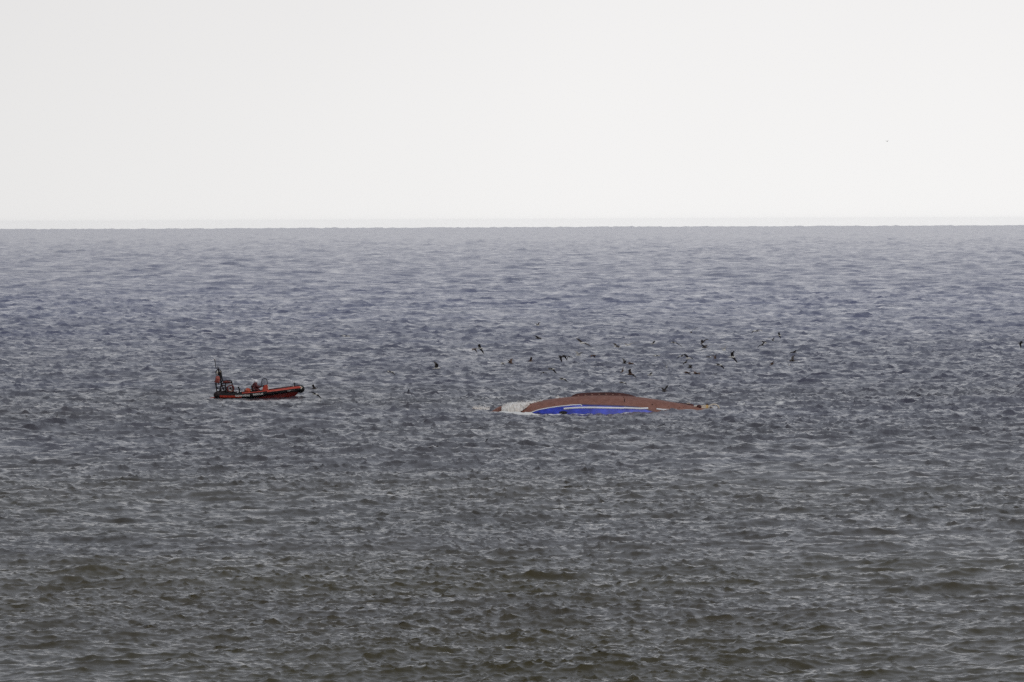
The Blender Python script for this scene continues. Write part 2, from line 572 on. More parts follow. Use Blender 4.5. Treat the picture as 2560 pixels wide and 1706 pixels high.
def interp(tbl, x):
    if x <= tbl[0][0]: return tbl[0][1]
    for (a, b), (c, d) in zip(tbl, tbl[1:]):
        if x <= c:
            u = (x - a) / (c - a)
            return b + (d - b) * u
    return tbl[-1][1]

def smooth_tbl(tbl, x, w=14):
    return sum(interp(tbl, x + k * w / 3) for k in (-3, -2, -1, 0, 1, 2, 3)) / 7

ROOF = [(1215, 1040), (1226, 1032), (1236, 1018.5), (1255, 1013.8), (1275, 1011), (1300, 1010), (1330, 1005), (1360, 1000), (1395, 995), (1430, 991.5), (1470, 989), (1510, 988.5),
        (1560, 990), (1600, 993.5), (1640, 999), (1680, 1006), (1715, 1012), (1745, 1019), (1775, 1026), (1800, 1040)]
BLUE = [(1300, 1040), (1322, 1032.5), (1345, 1024), (1375, 1018), (1405, 1014.2), (1440, 1011), (1465, 1012.5), (1500, 1013.5), (1560, 1015.8), (1598, 1019.5), (1618, 1025), (1640, 1033), (1690, 1042), (1800, 1048)]
HALF = [(1215, 0.1), (1240, 0.9), (1290, 1.8), (1340, 2.3), (1400, 2.6), (1480, 2.8), (1580, 2.8), (1660, 2.3), (1720, 1.6), (1775, 0.75), (1800, 0.3)]

def hull_point(px, t):
    """t: 0 at the keel line, 1 at the turn into the water, up to 1.3 below it (near side positive)"""
    x = HX(px)
    top = HZ(smooth_tbl(ROOF, px)); b = smooth_tbl(HALF, px)
    zb = HZ(1036) - 1.7
    side = -1 if t >= 0 else 1
    a = min(abs(t), 1.3)
    ang = a * math.pi / 2
    ex = 0.78
    c, s = math.cos(min(ang, math.pi / 2)), math.sin(min(ang, math.pi / 2))
    y = b * (s ** ex)
    z = zb + (top - zb) * (max(c, 0) ** ex)
    if a > 1: z = zb - (a - 1) * 4
    return Vector((x, side * y, z))

def t_at_z(px, z):
    lo, hi = 0.0, 1.0
    for _ in range(24):
        m = (lo + hi) / 2
        if hull_point(px, m).z > z: lo = m
        else: hi = m
    return (lo + hi) / 2

trawler = empty('capsized_trawler', hull_o)
tag(trawler, 'capsized fishing boat floating keel up with brown bottom and bright blue side', 'boat')

pxs = [1215 + (1800 - 1215) * i / 117 for i in range(118)]
rows_b, rows_g, rows_t = [], [], []
BANDPX = 3.0
for px in pxs:
    zb_ = HZ(smooth_tbl(BLUE, px, 9))
    band = HZ(0) - HZ(BANDPX) if 1440 < px < 1640 else 0.02
    z1 = min(zb_ + (band if 1440 < px < 1640 else 0.02), hull_point(px, 0).z - 0.01)
    z1 = max(z1, hull_point(px, 0.99).z)
    t1 = t_at_z(px, z1)
    tb = min(t_at_z(px, max(zb_, HZ(1036) - 1.68)), 1.0)
    tb = max(tb, t1)
    # brown: far side over the top to the near boundary
    rows_b.append([hull_point(px, -1.0 + (1.0 + t1) * k / 30) for k in range(31)])
    rows_g.append([hull_point(px, t1 + (tb - t1) * k / 2) for k in range(3)])
    rows_t.append([hull_point(px, tb + (1.02 - tb) * k / 12) for k in range(13)])
MB().grid(rows_b).build('bottom_plating', M_ANTIFOUL, trawler, weld=0.0005)
MB().grid(rows_g).build('boot_stripe', M_BOOT, trawler, weld=0.0005)
MB().grid(rows_t).build('blue_topside', M_BLUE, trawler, weld=0.0005)

def rub(name, pts, r, mat, lift=0.02):
    """a raised strip lying on the near side of the hull along photo pixels"""
    out = []
    for px, py in pts:
        p = hull_point(px, t_at_z(px, HZ(py)))
        out.append(p + Vector((0, -lift, lift * 0.3)))
    return MB().tube(out, r, n=8).build(name, mat, trawler)
def line(tbl, n):
    a, b = tbl[0][0], tbl[-1][0]
    return [(a + (b - a) * i / n, interp(tbl, a + (b - a) * i / n)) for i in range(n + 1)]
rub('rubbing_strake', line([(1323, 1031.5), (1345, 1023.5), (1375, 1017.8), (1405, 1014), (1430, 1011.6), (1450, 1011), (1455, 1013)], 26), 0.042, M_WHITE)['label'] = 'thin white upper strip at the left end'
s_ = rub('rubbing_strake', line([(1409, 1021), (1420, 1019.8), (1445, 1018.2), (1480, 1018), (1520, 1018.8), (1556, 1019.8), (1562, 1018.9), (1566, 1019.6), (1600, 1021.2), (1619, 1020.6)], 60), 0.080, M_WHITE)
s_['label'] = 'long thick white strip along the middle'
s_ = rub('rubbing_strake', line([(1640, 1022.2), (1655, 1024.2), (1672, 1024.9), (1691, 1024.6)], 14), 0.066, M_WHITE)
s_['label'] = 'short white strip near the right end'

# keel fin, thick plate with rounded lip, and its anodes
keel_top = [(1428, 991.5), (1433, 987), (1441, 984), (1455, 982.5), (1480, 981.4), (1510, 980.8), (1535, 981.4), (1560, 983.8), (1578, 987.6), (1588, 991), (1594, 994.6)]
n = 44
rows = []
for i in range(n + 1):
    px = 1428 + (1594 - 1428) * i / n
    zt = HZ(interp(keel_top, px)); zl = hull_point(px, 0).z - 0.12
    zt = max(zt, zl + 0.02)
    w = 0.11
    x = HX(px)
    rows.append([Vector((x, -w * 1.5, zl)), Vector((x, -w, zl + (zt - zl) * 0.5)), Vector((x, -w * 0.8, zt - 0.03)), Vector((x, 0, zt)), Vector((x, w * 0.8, zt - 0.03)), Vector((x, w, zl + (zt - zl) * 0.5)), Vector((x, w * 1.5, zl))])
keel = MB().grid(rows, cap=True).build('keel_fin', M_KEEL, trawler)
for px, py in [(1446, 989.2), (1463.5, 988.2), (1480.5, 987.2), (1498, 986.2), (1515.5, 986.2), (1532, 987), (1549, 988.2)]:
    MB().box((HX(px), -0.17, HZ(py)), (0.13, 0.05, 0.06), bevel=0.012).build('anode', M_ANODE, keel)

# dark opening in the blue side with a lip
def patch(name, cx, cy, rx, ry, mat, lift=0.015, n=20):
    mb = MB()
    c = hull_point(cx, t_at_z(cx, HZ(cy))) + Vector((0, -lift - 0.02, 0))
    ring0, ring1 = [], []
    for k in range(n):
        a = 2 * math.pi * k / n
        px, py = cx + rx * math.cos(a), cy + ry * math.sin(a) * (1.0 if math.sin(a) > 0 else 0.85)
        p = hull_point(px, t_at_z(px, HZ(py)))
        ring0.append(p + Vector((0, -lift, 0))); ring1.append(p + Vector((0, 0.03, 0)))
    v0 = [mb.bm.verts.new(p) for p in ring0]; v1 = [mb.bm.verts.new(p) for p in ring1]
    vc = mb.bm.verts.new(c)
    for k in range(n):
        mb.bm.faces.new([vc, v0[k], v0[(k + 1) % n]])
        mb.bm.faces.new([v0[k], v1[k], v1[(k + 1) % n], v0[(k + 1) % n]])
    return mb.build(name, mat, trawler)
patch('side_opening', 1407.5, 1029.5, 10.5, 4.3, M_DARK)
# drain fittings on the brown bottom
for px, py, r in [(1558.5, 992.8, 1.3), (1630, 1010.8, 1.9), (1671, 1016.8, 0.9), (1386, 1010.0, 0.9), (1699, 1018.5, 1.1), (1708, 1019.3, 1.0)]:
    patch('hull_fitting', px, py, r, r * 0.8, M_RUST, n=10)
patch('rust_streak', 1560.5, 999.5, 1.4, 6.0, M_RUST, lift=0.004, n=12)

# the far bilge and the stern gear at the right end
p0 = []
rows = []
for i in range(25):
    px = 1672 + (1736 - 1672) * i / 24
    zt = HZ(interp([(1672, 1009.4), (1690, 1009.2), (1715, 1010.5), (1730, 1012.4), (1736, 1014)], px))
    y = 2.0
    x = HX(px)
    rows.append([Vector((x, y, HZ(1032))), Vector((x, y - 0.1, zt - 0.12)), Vector((x, y + 0.05, zt)), Vector((x, y + 0.5, zt - 0.02)), Vector((x, y + 0.6, HZ(1032)))])
MB().grid(rows, cap=True).build('far_bilge_plating', M_KEEL, trawler)
MB().box((HX(1722), 1.9, HZ(1010.6)), (0.26, 0.1, 0.05), bevel=0.015).build('stern_bracket', M_CREAM, trawler)
# stern tube with flange
yy = -0.2
def YZ(py): return HZ(py)
stern = MB()
stern.prism([(HX(1735), YZ(1021.5)), (HX(1735), YZ(1017)), (HX(1740), YZ(1014.8)), (HX(1756), YZ(1014.6)), (HX(1762), YZ(1013.0)), (HX(1765), YZ(1017)), (HX(1764), YZ(1022.2))], yy, yy + 0.5)
stern_o = stern.build('stern_block', M_CREAM, trawler, smooth=False)
cap = MB()
rot = Matrix.Rotation(math.pi / 2, 3, 'X')
cap.ball((HX(1747.5), yy - 0.05, YZ(1018)), (0.20, 0.10, 0.155))
cap.build('stern_tube', M_KEEL, trawler)
gear = MB()
gear.prism([(HX(1762), YZ(1022)), (HX(1763), YZ(1015.5)), (HX(1767), YZ(1013)), (HX(1771), YZ(1014.6)), (HX(1773), YZ(1018)), (HX(1771), YZ(1022.5))], yy + 0.05, yy + 0.35)
gear.build('stern_housing', M_YELLOW, trawler, smooth=False)
MB().ball((HX(1768), yy + 0.1, YZ(1012.6)), (0.085, 0.08, 0.05)).build('shackle', M_KEEL, stern_o)
arc = []
for k in range(19):
    a = math.pi * (1.02 - 0.96 * k / 18)
    arc.append(Vector((HX(1784.5 + 12.6 * math.cos(a)), yy, YZ(1021.0 - 8.8 * math.sin(a)))))
arc.append(Vector((HX(1798), yy, YZ(1022.5))))
MB().tube(arc, 0.055, n=8).build('guard_rail', M_CREAM, trawler)
MB().tube([Vector((HX(1773), yy + 0.1, YZ(1019))), Vector((HX(1776), yy + 0.1, YZ(1021.5))), Vector((HX(1781), yy + 0.1, YZ(1019)))], 0.05, n=6).build('guard_stay', M_RUST, trawler)
MB().ball((HX(1781), yy - 0.05, YZ(1019.6)), (0.07, 0.06, 0.05)).build('float', M_CREAM, trawler)

# ------------------------------------------------------------------ breaking water over the low end of the hull
def foam_mass(name, outline_top, outline_bot, y0, depth, label, seed, n=34, m=16, amp=0.05, mat=None, hug=False):
    """a lumpy sheet of white water: from its foot on the near side, over its top and down behind"""
    rng = random.Random(seed)
    rows = []
    ph = [rng.uniform(0, 6.28) for _ in range(12)]
    a, b = outline_top[0][0], outline_top[-1][0]
    for i in range(n + 1):
        px = a + (b - a) * i / n
        zt = HZ(interp(outline_top, px)); zb = HZ(interp(outline_bot, px))
        yc, dp = y0, depth
        if hug:      # thin wash lying on the plating where it runs up the hull
            u_ = max(0.0, min(1.0, (px - 1296) / 34.0))
            hp = hull_point(px, min(1.0, t_at_z(px, (zt + zb) / 2)))
            yc = hp.y - 0.10; dp = depth * (1 - u_) + 0.14 * u_
        row = []
        for j in range(m + 1):
            u = j / m
            ang = u * math.pi
            h = max(math.sin(ang), 0) ** 0.7
            edge = min(1, 6 * min(i / n, 1 - i / n) + 0.15)
            nz = sum(math.sin(px * f + u * g + ph[q]) for q, (f, g) in enumerate(((0.12, 7), (0.27, 13), (0.6, 21), (1.1, 11)))) / 4
            z = zb - 0.05 + (zt - zb + 0.05) * h + nz * amp * (0.3 + h) * edge + rng.uniform(-1, 1) * amp * 0.3 * edge
            y = yc - dp * math.cos(ang) + nz * 0.15 + rng.uniform(-.04, .04)
            row.append(Vector((HX(px) + rng.uniform(-.02, .02), y, z)))
        rows.append(row)
    mb = MB().grid(rows)
    # thrown drops along the crest
    for _ in range(int(n * 1.6)):
        px = rng.uniform(a, b)
        zt = HZ(interp(outline_top, px))
        r = rng.uniform(0.015, 0.045)
        mb.ball((HX(px), y0 + rng.uniform(-.5, .5), zt + abs(rng.gauss(0.02, 0.06))), (r, r, r * 0.8), seg=6, rings=4)
    o = mb.build(name, mat or M_FOAM)
    o.location = hull_o
    tag(o, label, 'foam', kind='stuff')
    return o

foam_mass('breaking_foam', [(1254, 1014), (1262, 1010.5), (1275, 1007), (1288, 1004.8), (1300, 1004.4), (1314, 1004.6), (1326, 1004.2), (1336, 1002.4), (1352, 1000.2), (1356, 1000.5)],
          [(1254, 1024), (1262, 1026.5), (1275, 1028.6), (1296, 1028.5), (1306, 1023), (1316, 1016), (1324, 1010), (1336, 1006.2), (1356, 1003.2)], -1.9, 0.9,
          'white foaming water breaking over the low left end of the brown hull', 4, n=70, amp=0.045, hug=True)
foam_mass('spray_burst', [(1388, 996.5), (1391, 993.8), (1394, 992.8), (1397, 993.8), (1400, 995.5)], [(1388, 997), (1400, 996)], 0.2, 0.3,
          'small white splash on top of the brown hull left of its keel', 8, n=14, m=8, amp=0.04)
foam_mass('foam_streak', [(1181, 1017.6), (1190, 1016.6), (1200, 1018.4), (1212, 1017.8), (1224, 1019.6)], [(1181, 1019), (1200, 1020.6), (1224, 1021.2)], -0.6, 0.5,
          'narrow white foam streak on the water left of the capsized hull', 9, n=40, m=8, amp=0.035)

# ================================================================== the rescue boat
RD = 723.0
RS = FPX / RD
rib_ref = at_dist(640, 995, RD)
RZ0 = rib_ref.z
rib_o = Vector((rib_ref.x, RD, 0.0))
def BX(px): return (px - 640) / RS
def BZ(py): return (995 - py) / RS + RZ0

M_TUBE = material('black_rubber', (0.009, 0.008, 0.009), rough=0.6, spec=0.25, var=0.4, var_scale=5)
M_TUBE_END = material('maroon_rubber', (0.026, 0.014, 0.015), rough=0.65, spec=0.3, var=0.4, var_scale=5)
M_RED = material('orange_red_paint', (0.55, 0.060, 0.024), rough=0.4, var_scale=4, color2=(0.38, 0.030, 0.014))
M_HULLRED = material('dark_red_hull', (0.30, 0.022, 0.014), rough=0.45, var_scale=3, color2=(0.20, 0.014, 0.010))
M_FRAME = material('dark_steel', (0.011, 0.007, 0.007), rough=0.6, spec=0.25, var=0.4, var_scale=6)
M_STEEL = material('polished_steel', (0.55, 0.55, 0.58), rough=0.3, metal=0.8, var=0.2)
M_ORANGE = material('orange_cover', (0.60, 0.10, 0.035), rough=0.6, var_scale=7, color2=(0.34, 0.035, 0.018))
M_PINKRED = material('faded_red_cloth', (0.42, 0.12, 0.095), rough=0.8, var_scale=6, color2=(0.22, 0.03, 0.022))
M_REEL = material('oxide_red_reel', (0.20, 0.022, 0.014), rough=0.6, var_scale=6, color2=(0.07, 0.009, 0.008))
M_TEXT = material('white_lettering', (0.72, 0.70, 0.66), rough=0.5, var=0.15)
M_SUIT = material('dark_red_drysuit', (0.125, 0.010, 0.012), rough=0.6, var_scale=5, color2=(0.06, 0.006, 0.007))
M_SKIN = material('skin', (0.42, 0.24, 0.17), rough=0.55, var=0.1)
M_BLACK = material('black_gear', (0.008, 0.008, 0.009), spec=0.25, rough=0.6, var=0.3)
M_GLASS = bpy.data.materials.new('windscreen')
M_GLASS.use_nodes = True
gb = M_GLASS.node_tree.nodes['Principled BSDF']
gb.inputs['Base Color'].default_value = (0.75, 0.78, 0.8, 1)
gb.inputs['Transmission Weight'].default_value = 0.9
gb.inputs['Roughness'].default_value = 0.08
gb.inputs['IOR'].default_value = 1.2

rib = empty('rescue_boat', rib_o)
tag(rib, 'orange and black inflatable rescue boat with tall stern mast facing right', 'boat')

# tube run: centre line per side (x from stern to bow), joined at the bow
def tube_line(side):
    L_ = [(540, 987.5, 1.22), (556, 988.0, 1.25), (580, 988.6, 1.27), (610, 988.2, 1.28), (640, 986.0, 1.28), (665, 983.2, 1.24), (690, 980.2, 1.12), (712, 977.4, 0.92), (730, 975.0, 0.66), (744, 973.6, 0.36), (752, 972.6, 0.0)]
    out = []
    for i, (px, py, w) in enumerate(L_):
        out.append(Vector((BX(px), side * w, BZ(py) + (0.06 if side > 0 else 0.0))))
    return out
def catmull(p, k=5):
    out = []
    for i in range(len(p) - 1):
        a, b, c, d = p[max(i - 1, 0)], p[i], p[i + 1], p[min(i + 2, len(p) - 1)]
        for j in range(k):
            t = j / k
            out.append(0.5 * ((2 * b) + (c - a) * t + (2 * a - 5 * b + 4 * c - d) * t * t + (3 * b - a - 3 * c + d) * t ** 3))
    out.append(p[-1])
    return out
near = catmull(tube_line(-1)); far = catmull(tube_line(1))
loop = near + far[::-1][1:]
rt = 0.235
tubeo = MB().tube(loop, [0.20 if (i < 3 or i > len(loop) - 4) else (0.2 if abs(loop[i].x - BX(705)) < 1.6 else rt) for i in range(len(loop))], n=16).build('buoyancy_tube', M_TUBE, rib)
# round stern ends of the tube, standing a little higher
for sd_ in (-1, 1):
    MB().ball((BX(545.5), sd_ * 1.24, BZ(986.8)), (0.36, 0.30, 0.31), rot=Matrix.Rotation(rad(8), 3, 'Y')).build('tube_end', M_TUBE_END, rib)
# red rubbing band along the top of the tube, both sides
def band(side, px0, px1, up, half, name='tube_band', rr=0.245, mat=None):
    rows = []
    src = catmull(tube_line(side), 8)
    for p, q in zip(src, src[1:] + [src[-1] * 2 - src[-2]]):
        px = p.x * RS + 640
        if px < px0 or px > px1: continue
        tdir = (q - p).normalized()
        nrm = Vector((0, 0, 1)).cross(tdir).normalized() * 1.0
        if nrm.y * side < 0: nrm = -nrm
        row = []
        for k in range(7):
            a = rad(up - half + 2 * half * k / 6)
            row.append(p + (nrm * math.cos(a) + Vector((0, 0, 1)) * math.sin(a)) * rr)
        rows.append(row)
    return MB().grid(rows).build(name, mat or M_RED, rib)
band(-1, 604, 669, 68, 20)
band(-1, 667, 750, 58, 36)
band(1, 560, 750, 72, 34)
b_ = band(-1, 548, 607, -24, 26, name='side_band')
# rigid hull below the tube
rows = []
hull_tbl = [(538, 0.95, 990, 1001), (560, 1.0, 991, 1002), (600, 1.02, 992, 1003), (650, 1.0, 989, 1003), (690, 0.84, 985, 1003), (712, 0.62, 982, 1002.0), (728, 0.40, 980, 998), (738, 0.22, 978, 990.5), (746, 0.06, 976.5, 983)]
for px, w, yt, yk in hull_tbl:
    x = BX(px)
    zt, zk = BZ(yt), BZ(yk)
    zc = zt + (zk - zt) * 0.55
    rows.append([Vector((x, -w, zt)), Vector((x, -w * 0.92, zc)), Vector((x, -w * 0.5, zk + (zc - zk) * 0.45)), Vector((x, 0, zk)), Vector((x, w * 0.5, zk + (zc - zk) * 0.45)), Vector((x, w * 0.92, zc)), Vector((x, w, zt))])
MB().grid(rows, cap=True).build('rigid_hull', M_HULLRED, rib)
# deck
MB().prism([(BX(548), BZ(989)), (BX(548), BZ(986.5)), (BX(660), BZ(986.5)), (BX(735), BZ(976.5)), (BX(740), BZ(979))], -0.95, 0.95).build('deck', M_FRAME, rib, smooth=False)
# red foredeck rising to the bow
rows = []
for px, w, yc in [(676, 0.95, 979.6), (690, 0.90, 977.6), (706, 0.80, 975.4), (720, 0.66, 972.4), (732, 0.50, 970.0), (742, 0.34, 968.2), (750, 0.16, 967.8), (755, 0.04, 969.5)]:
    x = BX(px)
    rows.append([Vector((x, -w, BZ(yc) - 0.11)), Vector((x, -w * 0.55, BZ(yc) - 0.02)), Vector((x, 0, BZ(yc))), Vector((x, w * 0.55, BZ(yc) - 0.02)), Vector((x, w, BZ(yc) - 0.11))])
MB().grid(rows).build('foredeck_cover', M_RED, rib)
# bow nose, emblem
nose = MB().ball((BX(752), 0, BZ(973.6)), (0.33, 0.36, 0.33), seg=20, rings=12).build('bow_nose', M_TUBE, rib)
emb = MB()
cx, cz = BX(751.5), BZ(969.8)
vs = []
for k in range(10):
    a = math.pi / 2 + 2 * math.pi * k / 10
    r = 0.185 if k % 2 == 0 else 0.135
    vs.append((cx + 1.05 * r * math.cos(a), cz + 0.78 * r * math.sin(a)))
emb.prism(vs, -0.36, -0.31)
embo = emb.build('bow_emblem', M_CREAM, rib, smooth=False)
MB().box((cx + 0.01, -0.368, cz + 0.02), (0.11, 0.012, 0.035)).box((cx + 0.01, -0.368, cz - 0.02), (0.04, 0.012, 0.05)).build('emblem_mark', M_PINKRED, embo, smooth=False)
# red skeg and jet platform at the stern
MB().prism([(BX(524), BZ(994.6)), (BX(534), BZ(992.6)), (BX(560), BZ(991.5)), (BX(560), BZ(998)), (BX(526), BZ(997))], -0.55, 0.35).build('stern_platform', M_RED, rib, smooth=False)
# lower red flash under the tube at the stern quarter
# lettering on the tube side
def text_mesh(body, size, name, parent, px, py, y, tilt, mat, width=None):
    cu = bpy.data.curves.new('lettering', 'FONT')
    cu.body = body
    cu.size = size
    cu.extrude = 0.004
    cu.offset = 0.006
    tmp = bpy.data.objects.new('tmp_text', cu)
    col.objects.link(tmp)
    dg = bpy.context.evaluated_depsgraph_get()
    me = bpy.data.meshes.new_from_object(tmp.evaluated_get(dg))
    bpy.data.objects.remove(tmp)
    xs = [v.co.x for v in me.vertices]
    sx = (width / (max(xs) - min(xs))) if width else 1.0
    for v in me.vertices: v.co.x *= sx
    me.materials.clear(); me.materials.append(mat)
    o = bpy.data.objects.new(name, me)
    col.objects.link(o)
    o.parent = parent
    o.matrix_basis = Matrix.Translation((BX(px), y, BZ(py))) @ Matrix.Rotation(-tilt, 4, 'Y') @ Matrix.Rotation(math.pi / 2, 4, 'X')
    return o
text_mesh('SALVAVIDAS', 0.20, 'lettering', rib, 589.5, 991.2, -1.535, math.atan2(1.4, 36), M_TEXT, 36.5 / RS)
text_mesh('RESCUE', 0.19, 'lettering', rib, 634, 988.0, -1.535, math.atan2(2.4, 26), M_TEXT, 25.0 / RS)
# worn white marks of the registration on the bow
for i, px in enumerate([721, 724.5, 727.5, 733, 736.5, 742, 745.5]):
    py = 977.6 - (px - 721) * 0.19
    w = interp([(712, 0.92), (730, 0.66), (744, 0.36), (752, 0.15)], px)
    MB().box((BX(px), -w - 0.225, BZ(py)), (0.035 if i % 2 else 0.05, 0.02, 0.075)).build('registration_mark', M_TEXT, rib, smooth=False)
# samson post at the bow, guy rope
MB().tube([(BX(737.3), 0.05, BZ(970.5)), (BX(736.0), 0.05, BZ(957.4))], [0.042, 0.05], n=10).build('bow_post', M_BLACK, rib)
MB().tube([(BX(736), 0.05, BZ(959.5)), (BX(742), 0, BZ(963)), (BX(749), 0, BZ(966.5))], 0.012, n=6).build('bow_line', M_FRAME, rib)
MB().box((BX(733.6), -0.25, BZ(967)), (0.05, 0.06, 0.16), bevel=0.012).build('bow_light', M_CREAM, rib)
MB().tube([(BX(733), 0.3, BZ(966)), (BX(722), 0.7, BZ(972.3)), (BX(700), 0.95, BZ(975.5)), (BX(686), 1.1, BZ(978))], 0.014, n=6).build('grab_line', M_FRAME, rib)

# console: sloped red box with windscreen hoops
con = MB()
a = [(BX(655), BZ(987)), (BX(656.5), BZ(972)), (BX(661), BZ(963.5)), (BX(669), BZ(962)), (BX(671.5), BZ(980.5)), (BX(672.5), BZ(987))]
con.prism(a, -0.38, 0.38)
cono = con.build('console', M_RED, rib, smooth=False)
MB().box((BX(659.5), -0.1, BZ(967)), (0.16, 0.5, 0.24), rot=Matrix.Rotation(rad(-18), 3, 'Y'), bevel=0.02).build('instrument_panel', M_FRAME, cono)
for ys, mat, r in ((-0.36, M_FRAME, 0.020), (0.36, M_FRAME, 0.020)):
    hoop = [Vector((BX(654.6), ys, BZ(965))), Vector((BX(654.8), ys, BZ(953))), Vector((BX(656.2), ys * 0.95, BZ(950))), Vector((BX(659.5), ys * 0.9, BZ(947.4))), Vector((BX(663), ys * 0.9, BZ(946.9))), Vector((BX(667), ys * 0.95, BZ(949.5))), Vector((BX(668), ys, BZ(953))), Vector((BX(668), ys, BZ(964)))]
    MB().tube(catmull(hoop, 4), r, n=8).build('windscreen_hoop', mat, cono)
MB().tube([(BX(666.8), -0.39, BZ(952)), (BX(666.8), -0.39, BZ(961.5))], 0.013, n=6).build('hoop_trim', M_STEEL, cono)
MB().tube([(BX(669.3), -0.38, BZ(961)), (BX(671.6), -0.39, BZ(967.5)), (BX(672.3), -0.385, BZ(975))], 0.014, n=6).build('console_edge', M_CREAM, cono)
MB().box((BX(661.5), 0.0, BZ(956.5)), (0.34, 0.01, 0.44)).build('windscreen', M_GLASS, cono, smooth=False)
wheel = [Vector((BX(655.5) - 0.02, -0.12 + 0.17 * math.sin(2 * math.pi * k / 18), BZ(967.5) + 0.17 * math.cos(2 * math.pi * k / 18))) for k in range(18)]
MB().tube(wheel, 0.014, n=6, closed=True).build('steering_wheel', M_BLACK, cono)
# rear console / engine hatch: rounded orange cover with dark trim
cov = MB()
cov.ball((BX(619.5), 0, BZ(977.5)), (0.30, 0.36, 0.24), seg=18, rings=12)
cov.box((BX(619.5), 0, BZ(983)), (0.46, 0.6, 0.22), bevel=0.05)
covo = cov.build('engine_cover', M_ORANGE, rib)
MB().tube([Vector((BX(619.5 + 8.4 * math.cos(t)), -0.30, BZ(977.5 - 7.0 * math.sin(t)))) for t in [math.pi * (0.98 - 0.30 * k / 8) for k in range(9)]], 0.02, n=6).build('cover_trim', M_FRAME, covo)
MB().ball((BX(615), -0.31, BZ(974.8)), (0.05, 0.03, 0.03)).build('cover_latch', M_CREAM, covo)
MB().ball((BX(628), -0.3, BZ(976.6)), (0.05, 0.05, 0.04)).build('cover_handle', M_CREAM, covo)
MB().tube([(BX(617.5), 0, BZ(971.5)), (BX(617.3), 0, BZ(969.2))], 0.03, n=8).build('cover_knob', M_FRAME, covo)
# jockey seat of the helmsman
seat = MB()
seat.box((BX(634), 0, BZ(979)), (0.42, 0.42, 0.50), bevel=0.05)
seat.box((BX(629.5), 0, BZ(967.6)), (0.10, 0.40, 0.26), rot=Matrix.Rotation(rad(-8), 3, 'Y'), bevel=0.04)
seat.build('helm_seat', M_BLACK, rib)
# tow bollard and loose gear between mast and cover
MB().tube([(BX(599.5), -0.2, BZ(979.5)), (BX(598.5), -0.2, BZ(972.5)), (BX(595.6), -0.2, BZ(967.2))], [0.055, 0.06, 0.075], n=10).build('towing_post', M_BLACK, rib)
MB().ball((BX(595), -0.7, BZ(980.8)), (0.085, 0.09, 0.035), rot=Matrix.Rotation(rad(-18), 3, 'Y')).build('deck_fitting', M_WHITE, rib)
MB().ball((BX(602), -0.7, BZ(978.5)), (0.048, 0.05, 0.04)).build('deck_fitting', M_WHITE, rib)
MB().box((BX(608), -0.4, BZ(981.5)), (0.3, 0.4, 0.16), bevel=0.04).build('gear_box', M_FRAME, rib)
MB().box((BX(603.6), -1.1, BZ(985)), (0.09, 0.3, 0.36), bevel=0.02).build('tube_strap', M_FRAME, rib)

# ---- stern cage (welded frame) with two hose reels
cage = empty('stern_frame', (0, 0, 0)); cage.parent = rib
def bar(name, pts, r=0.024, mat=M_FRAME, parent=None, n=7, sm=1):
    return MB().tube(catmull([Vector(p) for p in pts], 4) if sm and len(pts) > 2 else pts, r * 1.35, n=n).build(name, mat, parent or cage)
for ys in (-0.5, 0.5):
    bar('frame_hoop', [(BX(549), ys, BZ(979)), (BX(553), ys, BZ(962)), (BX(554.5), ys, BZ(954)), (BX(561), ys, BZ(952.4)), (BX(575), ys, BZ(951.2)), (BX(579), ys, BZ(955)), (BX(581.5), ys, BZ(966)), (BX(584), ys, BZ(982))], 0.028)
    bar('frame_bar', [(BX(556), ys, BZ(958.5)), (BX(566), ys, BZ(957.6)), (BX(578), ys, BZ(957.6))], 0.035)
    bar('frame_bar', [(BX(564), ys, BZ(953)), (BX(564.5), ys, BZ(982))], 0.022, sm=0)
    bar('frame_bar', [(BX(567.5), ys, BZ(968)), (BX(568), ys, BZ(984))], 0.030, sm=0)
    bar('frame_bar', [(BX(581), ys, BZ(974)), (BX(581), ys, BZ(984))], 0.022, sm=0)
for px, py in ((554.5, 953.4), (575, 951.3), (581, 962), (566, 957.6)):
    bar('cross_bar', [(BX(px), -0.5, BZ(py)), (BX(px), 0.5, BZ(py))], 0.026, sm=0)
# folded canvas strapped to the top of the frame
cv = MB()
rows = []
rng = random.Random(3)
for i in range(15):
    px = 558 + 19 * i / 14
    zc = BZ(955.6 - 1.6 * math.sin(math.pi * i / 14))
    rr_ = 0.05 + 0.05 * math.sin(math.pi * i / 14)
    rows.append([Vector((BX(px), -0.52 + 0.6 * rr_ * math.cos(t) + rng.uniform(-.01, .01), zc + rr_ * math.sin(t) + rng.uniform(-.015, .015))) for t in [2 * math.pi * k / 9 for k in range(9)]])
cv.grid(rows, closed=True, cap=True).build('rolled_canvas', M_REEL, cage)

def reel(px, py, r, y, mat, label):
    e_ = empty('hose_reel', (0, 0, 0)); e_.parent = rib
    e_['label'] = label
    cx, cz = BX(px), BZ(py)
    for yy_ in (y - 0.22, y + 0.22):
        pts = [Vector((cx + r * math.cos(t), yy_, cz + r * math.sin(t))) for t in [2 * math.pi * k / 22 for k in range(22)]]
        MB().tube(pts, 0.050, n=8, closed=True).build('reel_rim', mat, e_)
        sp = MB()
        for k in range(4):
            t = k * math.pi / 2 + 0.35
            sp.tube([(cx, yy_, cz), (cx + r * math.cos(t), yy_, cz + r * math.sin(t))], 0.036, n=6)
        sp.build('reel_spokes', mat, e_)
    MB().tube([(cx, y - 0.3, cz), (cx, y + 0.3, cz)], 0.085, n=10).build('reel_hub', M_FRAME, e_)
    return e_
reel(558.5, 971, 0.255, -0.45, M_TUBE_END, 'dark maroon reel nearer the stern')
reel(577, 971, 0.275, -0.40, M_REEL, 'brighter red reel nearer the bow')
